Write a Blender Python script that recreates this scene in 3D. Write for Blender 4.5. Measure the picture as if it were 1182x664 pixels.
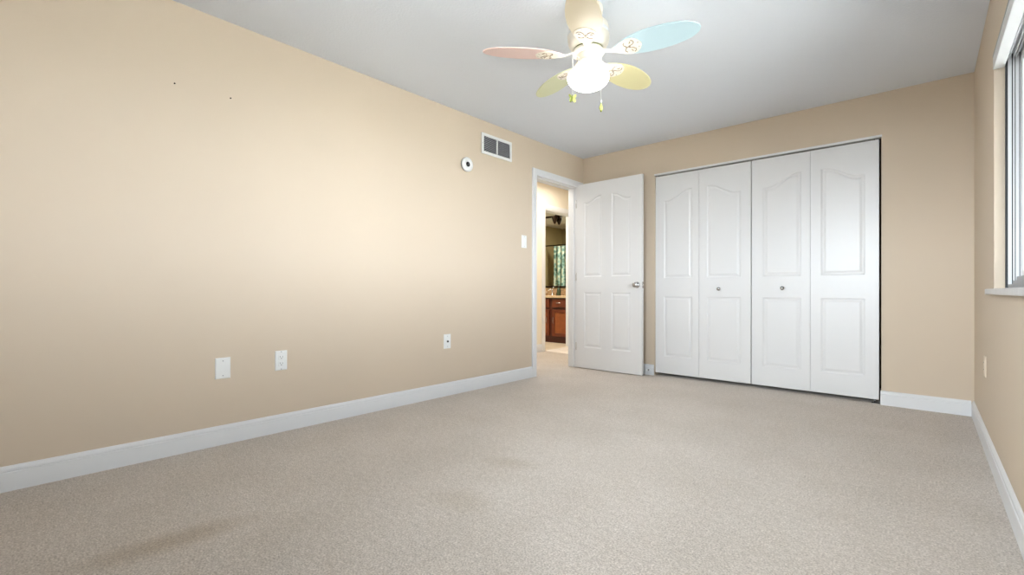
import bpy, math, random
from math import sin, cos, pi, radians
from mathutils import Vector, Matrix

random.seed(7)
for o in list(bpy.data.objects):
    bpy.data.objects.remove(o)
S = bpy.context.scene
COL = S.collection

# ------------------------------------------------------------------ camera
W, D, H = 3.268, 4.623, 2.44          # room: left wall x=0, right wall x=W, closet wall y=D
Y0 = -0.62                            # wall behind the camera
CAM = Vector((3.0139, 0.0, 0.8842))
YAW, PIT, ROL, FPX = 0.7297, 0.0020, -0.0017, 534.5
R0 = Vector((cos(YAW), sin(YAW), 0)); F0 = Vector((-sin(YAW), cos(YAW), 0)); U0 = Vector((0, 0, 1))
F2 = F0*cos(PIT) + U0*sin(PIT); U2 = -F0*sin(PIT) + U0*cos(PIT)
R3 = R0*cos(ROL) - U2*sin(ROL); U3 = R0*sin(ROL) + U2*cos(ROL)
cam = bpy.data.cameras.new('camera'); co = bpy.data.objects.new('camera', cam); COL.objects.link(co)
m = Matrix((R3, U3, -F2)).transposed().to_4x4(); m.translation = CAM
co.matrix_world = m
cam.sensor_width = 36; cam.lens = 36*FPX/1182; cam.shift_y = 2.75/1182
cam.clip_start = 0.02; cam.clip_end = 200
S.camera = co

# ------------------------------------------------------------------ light
SKY, SKY_LOW, VEIL0, VEIL1, HAZE = 45.0, 0.12, 0.84, 0.98, 0.30
GLOBE, HALL_W, BATH_W, SUN_W = 8.0, 27.0, 60.0, 50.0
wd = bpy.data.worlds.new('overcast_sky'); S.world = wd; wd.use_nodes = True
bg = wd.node_tree.nodes['Background']
bg.inputs[1].default_value = SKY
_n = wd.node_tree.nodes; _l = wd.node_tree.links
# hazy sky: a broad bright veil of cloud around the veiled sun, over an even paler sky
SKY_COL = (0.86, 0.925, 1.0); VEIL_DIR = Vector((-0.16, -0.93, 0.27)).normalized()
_tc = _n.new('ShaderNodeTexCoord'); _dp = _n.new('ShaderNodeVectorMath'); _dp.operation = 'DOT_PRODUCT'
_dp.inputs[1].default_value = VEIL_DIR; _r = _n.new('ShaderNodeValToRGB'); _r.color_ramp.interpolation = 'EASE'
_l.new(_tc.outputs['Generated'], _dp.inputs[0]); _l.new(_dp.outputs['Value'], _r.inputs['Fac'])
_sx = _n.new('ShaderNodeSeparateXYZ'); _hz = _n.new('ShaderNodeMapRange'); _hz.interpolation_type = 'SMOOTHSTEP'   # bright haze along the horizon
_l.new(_tc.outputs['Generated'], _sx.inputs[0]); _l.new(_sx.outputs['Z'], _hz.inputs['Value'])
_hz.inputs['From Min'].default_value = 0.02; _hz.inputs['From Max'].default_value = 0.36
_hz.inputs['To Min'].default_value = HAZE; _hz.inputs['To Max'].default_value = 0.0
_ad = _n.new('ShaderNodeMix'); _ad.data_type = 'RGBA'; _ad.blend_type = 'ADD'; _ad.inputs[7].default_value = (0.90, 0.94, 1.0, 1)
_l.new(_hz.outputs['Result'], _ad.inputs[0]); _l.new(_r.outputs['Color'], _ad.inputs[6]); _l.new(_ad.outputs[2], bg.inputs[0])
_r.color_ramp.elements[0].position = VEIL0; _r.color_ramp.elements[0].color = tuple(c*SKY_LOW for c in SKY_COL) + (1,)
_r.color_ramp.elements[1].position = VEIL1; _r.color_ramp.elements[1].color = SKY_COL + (1,)

WY0, WY1, WZ0, WZ1 = 0.30, 3.346, 0.898, 2.08     # bedroom window opening in the right wall
def area(name, loc, rot, sx, sy, power, color=(1, 1, 1), portal=False):
    l = bpy.data.lights.new(name, 'AREA'); l.shape = 'RECTANGLE'; l.size = sx; l.size_y = sy
    l.energy = power; l.color = color
    if portal: l.cycles.is_portal = True
    o = bpy.data.objects.new(name, l); COL.objects.link(o); o.location = loc; o.rotation_euler = rot
    return o
area('window_daylight_portal', (W+0.17, (WY0+WY1)/2, (WZ0+WZ1)/2), (0, radians(90), 0), WZ1-WZ0, WY1-WY0, 1, portal=True)
FX0, FX1, FZ0, FZ1 = 1.60, 2.76, 0.90, 2.05        # added window, unseen behind the viewpoint, assumed from light on the closet doors
area('added_window_portal', ((FX0+FX1)/2, Y0-0.11, (FZ0+FZ1)/2), (radians(90), 0, 0), FX1-FX0, FZ1-FZ0, 1, portal=True)
area('hall_ceiling_lamp', (-0.62, 4.6, 2.42), (0, 0, 0), 0.6, 2.0, HALL_W, (1.0, 0.95, 0.87))
_sl = bpy.data.lights.new('sun', 'SUN'); _sl.energy = SUN_W; _sl.angle = radians(6); _sl.color = (1.0, 0.97, 0.93)
_so = bpy.data.objects.new('sun', _sl); COL.objects.link(_so)          # high behind the house, lights the ground outside
_so.rotation_euler = Vector((-0.14, 0.08, 1.0)).to_track_quat('Z', 'Y').to_euler()
area('bathroom_fill_light', (-2.3, 5.5, 2.41), (0, 0, 0), 0.4, 0.4, BATH_W, (1.0, 0.93, 0.82))  # unseen fill light added under the ceiling to brighten the bathroom

vs = S.view_settings
S.display_settings.display_device = 'sRGB'
vs.view_transform = 'Standard'; vs.look = 'None'; vs.exposure = 0.07; vs.gamma = 1.0; vs.use_curve_mapping = False

# ------------------------------------------------------------------ materials
def lin(c):
    return tuple(((v/255)/12.92 if v/255 <= 0.04045 else ((v/255+0.055)/1.055)**2.4) for v in c) + (1,)
def mat(name, rgb, rough=0.6, metal=0.0, spec=0.5, bump=None, mottle=None, emis=None):
    """bump=(scale, strength, distance[, detail]); mottle=(scale, amount) albedo variation"""
    m = bpy.data.materials.new(name); m.use_nodes = True
    nt = m.node_tree; b = nt.nodes['Principled BSDF']
    c = lin(rgb)
    b.inputs['Base Color'].default_value = c
    b.inputs['Roughness'].default_value = rough; b.inputs['Metallic'].default_value = metal
    b.inputs['Specular IOR Level'].default_value = spec
    tc = nt.nodes.new('ShaderNodeTexCoord')
    if mottle:
        n = nt.nodes.new('ShaderNodeTexNoise'); n.inputs['Scale'].default_value = mottle[0]; n.inputs['Detail'].default_value = 4
        nt.links.new(tc.outputs['Object'], n.inputs['Vector'])
        r = nt.nodes.new('ShaderNodeValToRGB'); a = mottle[1]
        r.color_ramp.elements[0].position = 0.3; r.color_ramp.elements[1].position = 0.7
        r.color_ramp.elements[0].color = tuple(v*(1-a) for v in c[:3]) + (1,)
        r.color_ramp.elements[1].color = tuple(min(1, v*(1+a)) for v in c[:3]) + (1,)
        nt.links.new(n.outputs['Fac'], r.inputs['Fac']); nt.links.new(r.outputs['Color'], b.inputs['Base Color'])
    if bump:
        n = nt.nodes.new('ShaderNodeTexNoise'); n.inputs['Scale'].default_value = bump[0]
        n.inputs['Detail'].default_value = bump[3] if len(bump) > 3 else 3
        nt.links.new(tc.outputs['Object'], n.inputs['Vector'])
        bn = nt.nodes.new('ShaderNodeBump'); bn.inputs['Strength'].default_value = bump[1]; bn.inputs['Distance'].default_value = bump[2]
        nt.links.new(n.outputs['Fac'], bn.inputs['Height']); nt.links.new(bn.outputs['Normal'], b.inputs['Normal'])
    if emis:
        b.inputs['Emission Color'].default_value = emis[0]; b.inputs['Emission Strength'].default_value = emis[1]
    return m

M = {}
M['wall'] = mat('beige_wall_paint', (210, 194, 174), 0.6, spec=0.3, bump=(220, 0.12, 0.0015), mottle=(1.3, 0.012))
M['ceiling'] = mat('white_textured_ceiling', (228, 233, 242), 0.85, spec=0.2, bump=(75, 0.55, 0.004, 5))
M['trim'] = mat('white_trim_paint', (228, 229, 231), 0.38, mottle=(3, 0.01))
M['door'] = mat('white_door_paint', (229, 229, 230), 0.36, bump=(90, 0.05, 0.001), mottle=(2, 0.008))
M['nickel'] = mat('brushed_nickel', (190, 190, 190), 0.25, 1.0)
M['chrome'] = mat('chrome', (225, 225, 228), 0.12, 1.0)
M['plastic'] = mat('white_plastic', (236, 237, 236), 0.35)
M['painted_plate'] = mat('painted_over_plate', (226, 210, 190), 0.45)
M['dark'] = mat('dark_recess', (28, 28, 30), 0.7)
M['slat'] = mat('vent_slat_enamel', (168, 168, 172), 0.45)
M['duct'] = mat('vent_duct_dark', (34, 34, 40), 0.8)
M['black_gloss'] = mat('black_gloss', (14, 15, 18), 0.12)
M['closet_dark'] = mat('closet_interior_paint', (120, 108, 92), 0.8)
M['vinyl'] = mat('white_window_vinyl', (226, 227, 229), 0.35)
M['vinyl_grey'] = mat('grey_window_track', (160, 161, 164), 0.45)
M['gasket'] = mat('dark_window_gasket', (40, 41, 44), 0.6)
M['sill'] = mat('pale_grey_marble_sill', (205, 206, 210), 0.3, mottle=(25, 0.05))
M['fan_white'] = mat('cream_white_enamel', (238, 232, 220), 0.35)
M['fan_motif'] = mat('butterfly_cutout_shade', (150, 134, 114), 0.6)
M['blade_beige'] = mat('blade_sand', (212, 200, 176), 0.3)
M['blade_pink'] = mat('blade_pastel_pink', (226, 198, 194), 0.3)
M['blade_blue'] = mat('blade_pastel_blue', (186, 210, 220), 0.3)
M['blade_yellow'] = mat('blade_pastel_yellow', (216, 208, 160), 0.3)
M['blade_green'] = mat('blade_pastel_green', (212, 216, 178), 0.3)
M['charm_green'] = mat('charm_lime', (196, 200, 112), 0.4)
M['charm_dark'] = mat('charm_olive', (104, 110, 40), 0.5)
M['globe'] = mat('lit_opal_glass', (255, 250, 240), 0.3, emis=((1.0, 0.95, 0.87, 1), GLOBE))
M['brick'] = mat('outside_stucco', (200, 190, 175), 0.9)
M['eave'] = mat('outside_soffit', (225, 225, 222), 0.8)
M['ground'] = mat('outside_concrete', (196, 196, 192), 0.9, mottle=(0.7, 0.08))
M['hall_wall'] = mat('cream_hall_paint', (240, 231, 214), 0.6, spec=0.3)
M['olive'] = mat('olive_bathroom_paint', (158, 142, 100), 0.7)
M['bath_ceiling'] = mat('bathroom_popcorn_ceiling', (226, 220, 212), 0.9, bump=(60, 0.9, 0.01, 5), mottle=(40, 0.15))
M['tile'] = mat('beige_stone_tile', (200, 184, 160), 0.35, mottle=(6, 0.08))
M['cherry'] = mat('cherry_wood', (108, 50, 26), 0.35, mottle=(9, 0.18))
M['cherry_dark'] = mat('dark_cherry_wood', (78, 32, 18), 0.35, mottle=(9, 0.18))
M['cherry_light'] = mat('honey_cherry_panel', (138, 74, 38), 0.35, mottle=(14, 0.15))
M['granite'] = mat('beige_granite', (196, 168, 134), 0.25, mottle=(55, 0.28))
M['granite_dark'] = mat('speckled_brown_granite', (150, 122, 92), 0.25, mottle=(38, 0.45))
M['mirror'] = mat('mirror_silvering', (235, 238, 236), 0.02, 1.0)
M['bronze'] = mat('oil_rubbed_bronze', (52, 38, 28), 0.4, 0.8)
M['sage_glass'] = mat('dark_green_bottle', (52, 66, 48), 0.25)

def glass_mat():
    m = bpy.data.materials.new('window_glass'); m.use_nodes = True; nt = m.node_tree; nt.nodes.clear()
    out = nt.nodes.new('ShaderNodeOutputMaterial'); mx = nt.nodes.new('ShaderNodeMixShader')
    t = nt.nodes.new('ShaderNodeBsdfTransparent'); g = nt.nodes.new('ShaderNodeBsdfGlossy'); g.inputs['Roughness'].default_value = 0.02
    t.inputs[0].default_value = (0.93, 0.95, 0.95, 1)
    f = nt.nodes.new('ShaderNodeFresnel'); f.inputs[0].default_value = 1.35
    nt.links.new(f.outputs[0], mx.inputs[0]); nt.links.new(t.outputs[0], mx.inputs[1]); nt.links.new(g.outputs[0], mx.inputs[2])
    nt.links.new(mx.outputs[0], out.inputs[0]); return m
M['glass'] = glass_mat()

def carpet_mat():
    m = bpy.data.materials.new('beige_cut_pile_carpet'); m.use_nodes = True; nt = m.node_tree; b = nt.nodes['Principled BSDF']
    b.inputs['Roughness'].default_value = 0.95; b.inputs['Specular IOR Level'].default_value = 0.1
    b.inputs['Sheen Weight'].default_value = 0.25; b.inputs['Sheen Roughness'].default_value = 0.5
    L = nt.links.new; tc = nt.nodes.new('ShaderNodeTexCoord')
    def noise(scale, detail, rough=0.5):
        n = nt.nodes.new('ShaderNodeTexNoise'); n.inputs['Scale'].default_value = scale; n.inputs['Detail'].default_value = detail
        n.inputs['Roughness'].default_value = rough; L(tc.outputs['Object'], n.inputs['Vector']); return n
    def ramp(src, p0, p1, c0, c1):
        r = nt.nodes.new('ShaderNodeValToRGB'); r.color_ramp.elements[0].position = p0; r.color_ramp.elements[1].position = p1
        r.color_ramp.elements[0].color = c0; r.color_ramp.elements[1].color = c1; L(src, r.inputs['Fac']); return r
    def mul(a, c, fac=1.0):
        x = nt.nodes.new('ShaderNodeMix'); x.data_type = 'RGBA'; x.blend_type = 'MULTIPLY'; x.inputs[0].default_value = fac
        L(a, x.inputs[6]); L(c, x.inputs[7]); return x.outputs[2]
    fib = noise(150, 6, 0.75)
    tuft = noise(42, 3, 0.6)
    wear = noise(2.2, 5, 0.6)
    c = ramp(fib.outputs['Fac'], 0.36, 0.64, lin((180, 166, 153)), lin((255, 246, 237))).outputs['Color']
    c = mul(c, ramp(tuft.outputs['Fac'], 0.3, 0.7, (0.82, 0.80, 0.78, 1), (1, 1, 1, 1)).outputs['Color'])
    c = mul(c, ramp(wear.outputs['Fac'], 0.35, 0.65, (0.91, 0.90, 0.88, 1), (1, 1, 1, 1)).outputs['Color'])
    # a darker brown streak and two faint stains, each with its own place
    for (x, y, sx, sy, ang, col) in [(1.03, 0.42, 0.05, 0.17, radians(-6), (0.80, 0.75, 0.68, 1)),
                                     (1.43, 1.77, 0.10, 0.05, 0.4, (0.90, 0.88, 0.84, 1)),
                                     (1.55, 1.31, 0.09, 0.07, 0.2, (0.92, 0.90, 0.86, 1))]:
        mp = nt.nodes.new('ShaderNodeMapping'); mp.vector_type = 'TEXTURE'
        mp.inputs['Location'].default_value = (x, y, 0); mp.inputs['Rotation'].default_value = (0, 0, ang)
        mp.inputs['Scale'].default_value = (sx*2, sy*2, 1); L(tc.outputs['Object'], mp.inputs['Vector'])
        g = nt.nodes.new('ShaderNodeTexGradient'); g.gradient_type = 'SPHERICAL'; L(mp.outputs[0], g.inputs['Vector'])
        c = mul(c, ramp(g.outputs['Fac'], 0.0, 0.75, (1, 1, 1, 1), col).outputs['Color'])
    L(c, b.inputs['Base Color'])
    bp = nt.nodes.new('ShaderNodeBump'); bp.inputs['Strength'].default_value = 0.9; bp.inputs['Distance'].default_value = 0.008
    L(fib.outputs['Fac'], bp.inputs['Height']); L(bp.outputs['Normal'], b.inputs['Normal'])
    return m
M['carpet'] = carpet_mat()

def curtain_mat():
    m = bpy.data.materials.new('teal_patterned_curtain'); m.use_nodes = True; nt = m.node_tree; b = nt.nodes['Principled BSDF']
    b.inputs['Roughness'].default_value = 0.8
    tc = nt.nodes.new('ShaderNodeTexCoord'); v = nt.nodes.new('ShaderNodeTexVoronoi'); v.inputs['Scale'].default_value = 14
    nt.links.new(tc.outputs['Object'], v.inputs['Vector'])
    r = nt.nodes.new('ShaderNodeValToRGB'); r.color_ramp.elements[0].color = lin((92, 120, 104)); r.color_ramp.elements[1].color = lin((206, 214, 190))
    r.color_ramp.elements[0].position = 0.2; r.color_ramp.elements[1].position = 0.75
    e = r.color_ramp.elements.new(0.45); e.color = lin((130, 168, 160))
    nt.links.new(v.outputs['Distance'], r.inputs['Fac']); nt.links.new(r.outputs['Color'], b.inputs['Base Color'])
    return m
M['curtain'] = curtain_mat()

# ------------------------------------------------------------------ helpers
class MB:
    def __init__(s): s.v = []; s.f = []; s.sm = []
    def add(s, vs_, fs, smooth=False):
        n = len(s.v); s.v += [Vector(p) for p in vs_]
        for f in fs: s.f.append(tuple(i+n for i in f)); s.sm.append(smooth)
        return s
    def box(s, x0, y0, z0, x1, y1, z1):
        vs_ = [(x, y, z) for x in (x0, x1) for y in (y0, y1) for z in (z0, z1)]
        return s.add(vs_, [(0, 1, 3, 2), (4, 6, 7, 5), (0, 4, 5, 1), (2, 3, 7, 6), (0, 2, 6, 4), (1, 5, 7, 3)])
    def prism(s, prof, a, b, axis):
        """prof: list of 2D points; extruded along axis from a to b. axis 'x': prof=(y,z); 'y': (x,z); 'z': (x,y)"""
        def P(p, t): return {'x': (t, p[0], p[1]), 'y': (p[0], t, p[1]), 'z': (p[0], p[1], t)}[axis]
        n = len(prof)
        return s.add([P(p, a) for p in prof]+[P(p, b) for p in prof],
                     [(i, (i+1) % n, n+(i+1) % n, n+i) for i in range(n)]+[tuple(range(n-1, -1, -1)), tuple(range(n, 2*n))])
    def lathe(s, prof, o, axis=(0, 0, 1), n=32, smooth=True):
        """prof: (radius, height) list"""
        a = Vector(axis).normalized(); t = Vector((1, 0, 0)) if abs(a.x) < 0.9 else Vector((0, 1, 0))
        u = a.cross(t).normalized(); w = a.cross(u); o = Vector(o); vs_ = []; fs = []
        for r, h in prof:
            for k in range(n):
                q = 2*pi*k/n; vs_.append(o + a*h + (u*cos(q)+w*sin(q))*max(r, 1e-5))
        for i in range(len(prof)-1):
            for k in range(n):
                k2 = (k+1) % n; fs.append((i*n+k, i*n+k2, (i+1)*n+k2, (i+1)*n+k))
        fs.append(tuple(range(n-1, -1, -1))); fs.append(tuple((len(prof)-1)*n+k for k in range(n)))
        return s.add(vs_, fs, smooth)
    def tube(s, pts, r, n=8):
        pts = [Vector(p) for p in pts]; vs_ = []; fs = []
        for i, p in enumerate(pts):
            d = (pts[min(i+1, len(pts)-1)] - pts[max(i-1, 0)]).normalized()
            t = Vector((0, 0, 1)) if abs(d.z) < 0.9 else Vector((1, 0, 0))
            u = d.cross(t).normalized(); w = d.cross(u)
            for k in range(n):
                q = 2*pi*k/n; vs_.append(p+(u*cos(q)+w*sin(q))*r)
        for i in range(len(pts)-1):
            for k in range(n):
                k2 = (k+1) % n; fs.append((i*n+k, i*n+k2, (i+1)*n+k2, (i+1)*n+k))
        fs.append(tuple(range(n))); fs.append(tuple((len(pts)-1)*n+k for k in range(n)))
        return s.add(vs_, fs, True)
    def xf(s, mtx):
        s.v = [mtx @ p for p in s.v]; return s
    def build(s, name, material, parent=None, bevel=0, loc=None, kind=None, seg=2):
        """vertices are in world coordinates; the mesh is re-based on its parent (or on loc)"""
        base = Vector((0, 0, 0)); p = parent
        while p is not None: base = base + p.location; p = p.parent
        off = base + (Vector(loc) if loc and not parent else Vector((0, 0, 0)))
        me = bpy.data.meshes.new(name); me.from_pydata([tuple(q-off) for q in s.v], [], s.f); 
        for poly, sm in zip(me.polygons, s.sm): poly.use_smooth = sm
        me.materials.append(M[material] if isinstance(material, str) else material)
        import bmesh
        b = bmesh.new(); b.from_mesh(me); bmesh.ops.recalc_face_normals(b, faces=b.faces); b.to_mesh(me); b.free()
        o = bpy.data.objects.new(name, me); COL.objects.link(o)
        if parent: o.parent = parent
        elif loc: o.location = loc
        if bevel:
            md = o.modifiers.new('bevel', 'BEVEL'); md.width = bevel; md.segments = seg; md.limit_method = 'ANGLE'; md.angle_limit = radians(40)
        if kind: o['kind'] = kind
        return o
def tag(o, label=None, cat=None, group=None, kind=None):
    if label: o['label'] = label
    if cat: o['category'] = cat
    if group: o['group'] = group
    if kind: o['kind'] = kind
    return o
def empty(name, loc, label=None, cat=None, group=None, kind=None):
    o = bpy.data.objects.new(name, None); COL.objects.link(o); o.location = loc; o.empty_display_size = 0.1
    return tag(o, label, cat, group, kind)

# ------------------------------------------------------------------ structure: bedroom shell
T = 0.12
DY0, DY1, DZ = 3.735, 4.515, 2.10            # rough opening to the hall in the left wall
CX0, CX1, CZ = 0.884, 2.757, 2.112           # closet opening
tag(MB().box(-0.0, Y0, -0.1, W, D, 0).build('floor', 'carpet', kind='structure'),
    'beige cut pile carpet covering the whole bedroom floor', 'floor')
tag(MB().box(-T, Y0-T, H, W+0.16, D+0.9, H+0.1).build('ceiling', 'ceiling', kind='structure'),
    'white lightly textured bedroom ceiling', 'ceiling')
tag(MB().box(-T, Y0-T, -0.1, 0, DY0, H).box(-T, DY0, DZ, 0, DY1, H).box(-T, DY1, -0.1, 0, D+0.9, H)
    .build('wall_left', 'wall', kind='structure'), 'long beige wall on the left with air vent and wall plates', 'wall')
tag(MB().box(0, D, -0.1, CX0, D+T, H).box(CX0, D, CZ, CX1, D+T, H).box(CX1, D, -0.1, W, D+T, H)
    .build('wall_back', 'wall', kind='structure'), 'beige wall around the closet doors', 'wall')
WT = 0.16
tag(MB().box(W, Y0-T, -0.1, W+WT, WY0, H).box(W, WY1, -0.1, W+WT, D+0.9, H)
    .box(W, WY0, -0.1, W+WT, WY1, WZ0-0.028).box(W, WY0, WZ1, W+WT, WY1, H)
    .build('wall_right', 'wall', kind='structure'), 'beige wall on the right holding the window', 'wall')
tag(MB().box(0, Y0-T, -0.1, FX0, Y0, H).box(FX1, Y0-T, -0.1, W, Y0, H).box(FX0, Y0-T, -0.1, FX1, Y0, FZ0).box(FX0, Y0-T, FZ1, FX1, Y0, H).build('wall_front', 'wall', kind='structure'), 'beige wall behind the viewpoint', 'wall')
# closet interior
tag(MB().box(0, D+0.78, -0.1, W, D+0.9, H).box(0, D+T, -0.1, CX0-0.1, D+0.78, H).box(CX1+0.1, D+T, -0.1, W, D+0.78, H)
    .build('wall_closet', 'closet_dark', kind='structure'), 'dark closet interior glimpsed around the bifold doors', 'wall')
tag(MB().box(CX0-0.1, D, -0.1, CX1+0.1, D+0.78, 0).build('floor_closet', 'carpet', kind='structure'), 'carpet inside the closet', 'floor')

# baseboards: moulded profile (d = distance off the wall, z)
BP = [(0, 0), (0.015, 0), (0.015, 0.080), (0.0145, 0.082), (0.0105, 0.084), (0.0105, 0.086), (0.0125, 0.088), (0.0115, 0.098), (0.0055, 0.108), (0.0, 0.110)]
def base_x(name, wall_x, sgn, y0, y1, label):
    return tag(MB().prism([(wall_x+sgn*d, z) for d, z in BP], y0, y1, 'y').build(name, 'trim', kind='structure'), label, 'baseboard')
def base_y(name, wall_y, sgn, x0, x1, label):
    return tag(MB().prism([(wall_y+sgn*d, z) for d, z in BP], x0, x1, 'x').build(name, 'trim', kind='structure'), label, 'baseboard')
base_x('baseboard_left', 0, 1, Y0, 3.674, 'long white baseboard along the left wall')
base_x('baseboard_right', W, -1, Y0, D, 'white baseboard under the window')
base_y('baseboard_back_right', D, -1, 2.748, W-0.015, 'short white baseboard right of the closet')
base_y('baseboard_back_left', D, -1, 0.03, 0.884, 'white baseboard behind the open door')
base_y('baseboard_front', Y0, 1, 0.015, W-0.015, 'white baseboard on the wall behind the viewpoint')

# ------------------------------------------------------------------ hall door casing and jamb
def casing_profile(w=0.07, t=0.017):
    return [(0, 0), (0, 0.010), (0.006, 0.013), (0.018, 0.0135), (0.030, 0.017), (w-0.004, t), (w, t-0.004), (w, 0)]
def casing(side_y0, side_y1, top, x, sgn, name, label, zb=0.0):
    """left leg outer side_y0..inner, right leg; opening inner edges side_y0, side_y1, top"""
    mb = MB(); P = casing_profile()
    path = [(side_y0, zb, -1, 0), (side_y0, top, -1, 1), (side_y1, top, 1, 1), (side_y1, zb, 1, 0)]
    rings = []
    for (y, z, oy, oz) in path:
        rings.append([(x+sgn*t, y+oy*w, z+oz*w) for (w, t) in P])
    n = len(P); vs_ = [p for r in rings for p in r]; fs = []
    for i in range(3):
        for k in range(n):
            k2 = (k+1) % n; fs.append((i*n+k, i*n+k2, (i+1)*n+k2, (i+1)*n+k))
    fs += [tuple(range(n)), tuple(3*n+k for k in range(n))]
    mb.add(vs_, fs)
    return tag(mb.build(name, 'trim', kind='structure'), label, 'trim')
casing(3.744, 4.535, 2.08, 0, 1, 'trim_1', 'white moulded casing around the bedroom doorway')
casing(3.744, 4.51, 2.08, -T, -1, 'trim_2', 'white casing on the hall side of the bedroom doorway')
j = MB().box(-T, DY0, 0, 0, 3.748, 2.10).box(-T, 4.503, 0, 0, 4.532, 2.10).box(-T, 3.748, 2.085, 0, 4.503, 2.10)
j.box(-0.075, 3.748, 0, -0.04, 3.758, 2.085).box(-0.075, 4.493, 0, -0.04, 4.503, 2.085).box(-0.075, 3.758, 2.075, -0.04, 4.493, 2.085)
jo = tag(j.build('trim_3', 'trim', kind='structure', bevel=0.0015), 'white door jamb lining the bedroom doorway', 'trim')
MB().box(-0.032, 3.7475, 0.93, -0.004, 3.7495, 0.99).build('strike_plate', 'nickel', jo)

# ------------------------------------------------------------------ moulded panel doors
def panel_face(mb, x0, x1, z0, z1, y, out, cols, rows_lo, rows_hi, arch, nx=12):
    """front skin of a moulded door in the plane y=const; `out` = +1/-1 direction of the outside along y.
    cols: list of (xa, xb); rows_lo=(za, zb); rows_hi=(za, shoulder z); arch(col_index, t)-> extra height for t in 0..1"""
    cuts = [0.0]
    def V(x, z, d): return (x, y - out*d, z)
    # stiles
    xs = [x0] + [v for c in cols for v in c] + [x1]
    for i in range(0, len(xs), 2):
        mb.add([V(xs[i], z0, 0), V(xs[i+1], z0, 0), V(xs[i+1], z1, 0), V(xs[i], z1, 0)], [(0, 1, 2, 3)])
    for ci, (xa, xb) in enumerate(cols):
        tops = lambda t: rows_hi[1] + arch(ci, t)
        mb.add([V(xa, z0, 0), V(xb, z0, 0), V(xb, rows_lo[0], 0), V(xa, rows_lo[0], 0)], [(0, 1, 2, 3)])
        mb.add([V(xa, rows_lo[1], 0), V(xb, rows_lo[1], 0), V(xb, rows_hi[0], 0), V(xa, rows_hi[0], 0)], [(0, 1, 2, 3)])
        for k in range(nx):
            a, b = k/nx, (k+1)/nx; xa_, xb_ = xa+(xb-xa)*a, xa+(xb-xa)*b
            mb.add([V(xa_, tops(a), 0), V(xb_, tops(b), 0), V(xb_, z1, 0), V(xa_, z1, 0)], [(0, 1, 2, 3)])
        for (za, zb, fn) in ((rows_lo[0], rows_lo[1], None), (rows_hi[0], rows_hi[1], tops)):
            rings = []
            for ins, dep in ((0, 0), (0.005, 0.0035), (0.011, 0.0055), (0.019, 0.0055), (0.034, 0.0012), (0.038, 0.001)):
                r = []
                xl, xr = xa+ins, xb-ins
                r += [V(xl, za+ins, dep), V(xr, za+ins, dep)]
                for k in range(nx+1):
                    t = 1-k/nx; zt = (fn(t) if fn else zb) - ins
                    r.append(V(xl+(xr-xl)*t, zt, dep))
                rings.append(r)
            n = len(rings[0]); vs_ = [p for r in rings for p in r]; fs = []
            for i in range(len(rings)-1):
                for k in range(n):
                    k2 = (k+1) % n; fs.append((i*n+k, i*n+k2, (i+1)*n+k2, (i+1)*n+k))
            c0 = (len(rings)-1)*n
            # cap, as quads from bottom line up to the arch
            xl, xr = xa+0.038, xb-0.038
            bot = len(vs_)
            for k in range(nx+1):
                t = 1-k/nx; vs_.append(V(xl+(xr-xl)*t, za+0.038, 0.001))
            for k in range(nx):
                fs.append((c0+2+k, c0+2+k+1, bot+k+1, bot+k))
            mb.add(vs_, fs)
def slab_sides(mb, x0, x1, z0, z1, ya, yb):
    P = [(x0, ya), (x1, ya), (x1, yb), (x0, yb)]
    for i in range(4):
        if i in (0, 2): continue
        a, b = P[i], P[(i+1) % 4]
        mb.add([(a[0], a[1], z0), (b[0], b[1], z0), (b[0], b[1], z1), (a[0], a[1], z1)], [(0, 1, 2, 3)])
    for z in (z0, z1): mb.add([(p[0], p[1], z) for p in P], [(0, 1, 2, 3)])
def cyma(t):                                   # flat shoulder, s-curve, gentle crown
    t = max(0, min(1, (t-0.12)/0.80)); return t*t*(3-2*t)

# --- open hall door, swung 90 degrees into the room
d1 = empty('door_1', (0.006, 4.4785, 0.008), 'open white four panel door swung in against the closet wall', 'door', kind='structure')
mb = MB(); x0, x1, z0, z1, yf, yb = 0.006, 0.817, 0.008, 2.103, 4.4785, 4.5135
cols = [(0.112, 0.335), (0.462, 0.690)]
def arch1(ci, t): return 0.066*cyma(t if ci == 0 else 1-t)
for yy, out in ((yf, -1), (yb, 1)):
    panel_face(mb, x0, x1, z0, z1, yy, out, cols, (0.243, 0.868), (1.045, 1.885), arch1)
slab_sides(mb, x0, x1, z0, z1, yf, yb)
import bmesh
def weld(o, d=0.0004):
    b = bmesh.new(); b.from_mesh(o.data); bmesh.ops.remove_doubles(b, verts=b.verts, dist=d)
    bmesh.ops.recalc_face_normals(b, faces=b.faces); b.to_mesh(o.data); b.free(); return o
weld(mb.build('door_panel', 'door', d1))
for sy, yy in ((-1, yf), (1, yb)):
    kn = MB().lathe([(0.0, 0), (0.033, 0), (0.033, 0.004), (0.028, 0.009), (0.013, 0.011), (0.011, 0.026), (0.016, 0.031),
                 (0.026, 0.038), (0.0285, 0.048), (0.026, 0.058), (0.016, 0.064), (0, 0.065)], (0.762, yy, 0.948), (0, sy, 0), 28)
    kn.build('door_knob', 'nickel', d1)
MB().box(0.8168, 4.484, 0.915, 0.8185, 4.508, 0.98).build('latch_plate', 'nickel', d1)
MB().prism([(0.8185, 4.489), (0.8265, 4.489), (0.8185, 4.503)], 0.938, 0.958, 'z').build('latch_bolt', 'chrome', d1)
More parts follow.
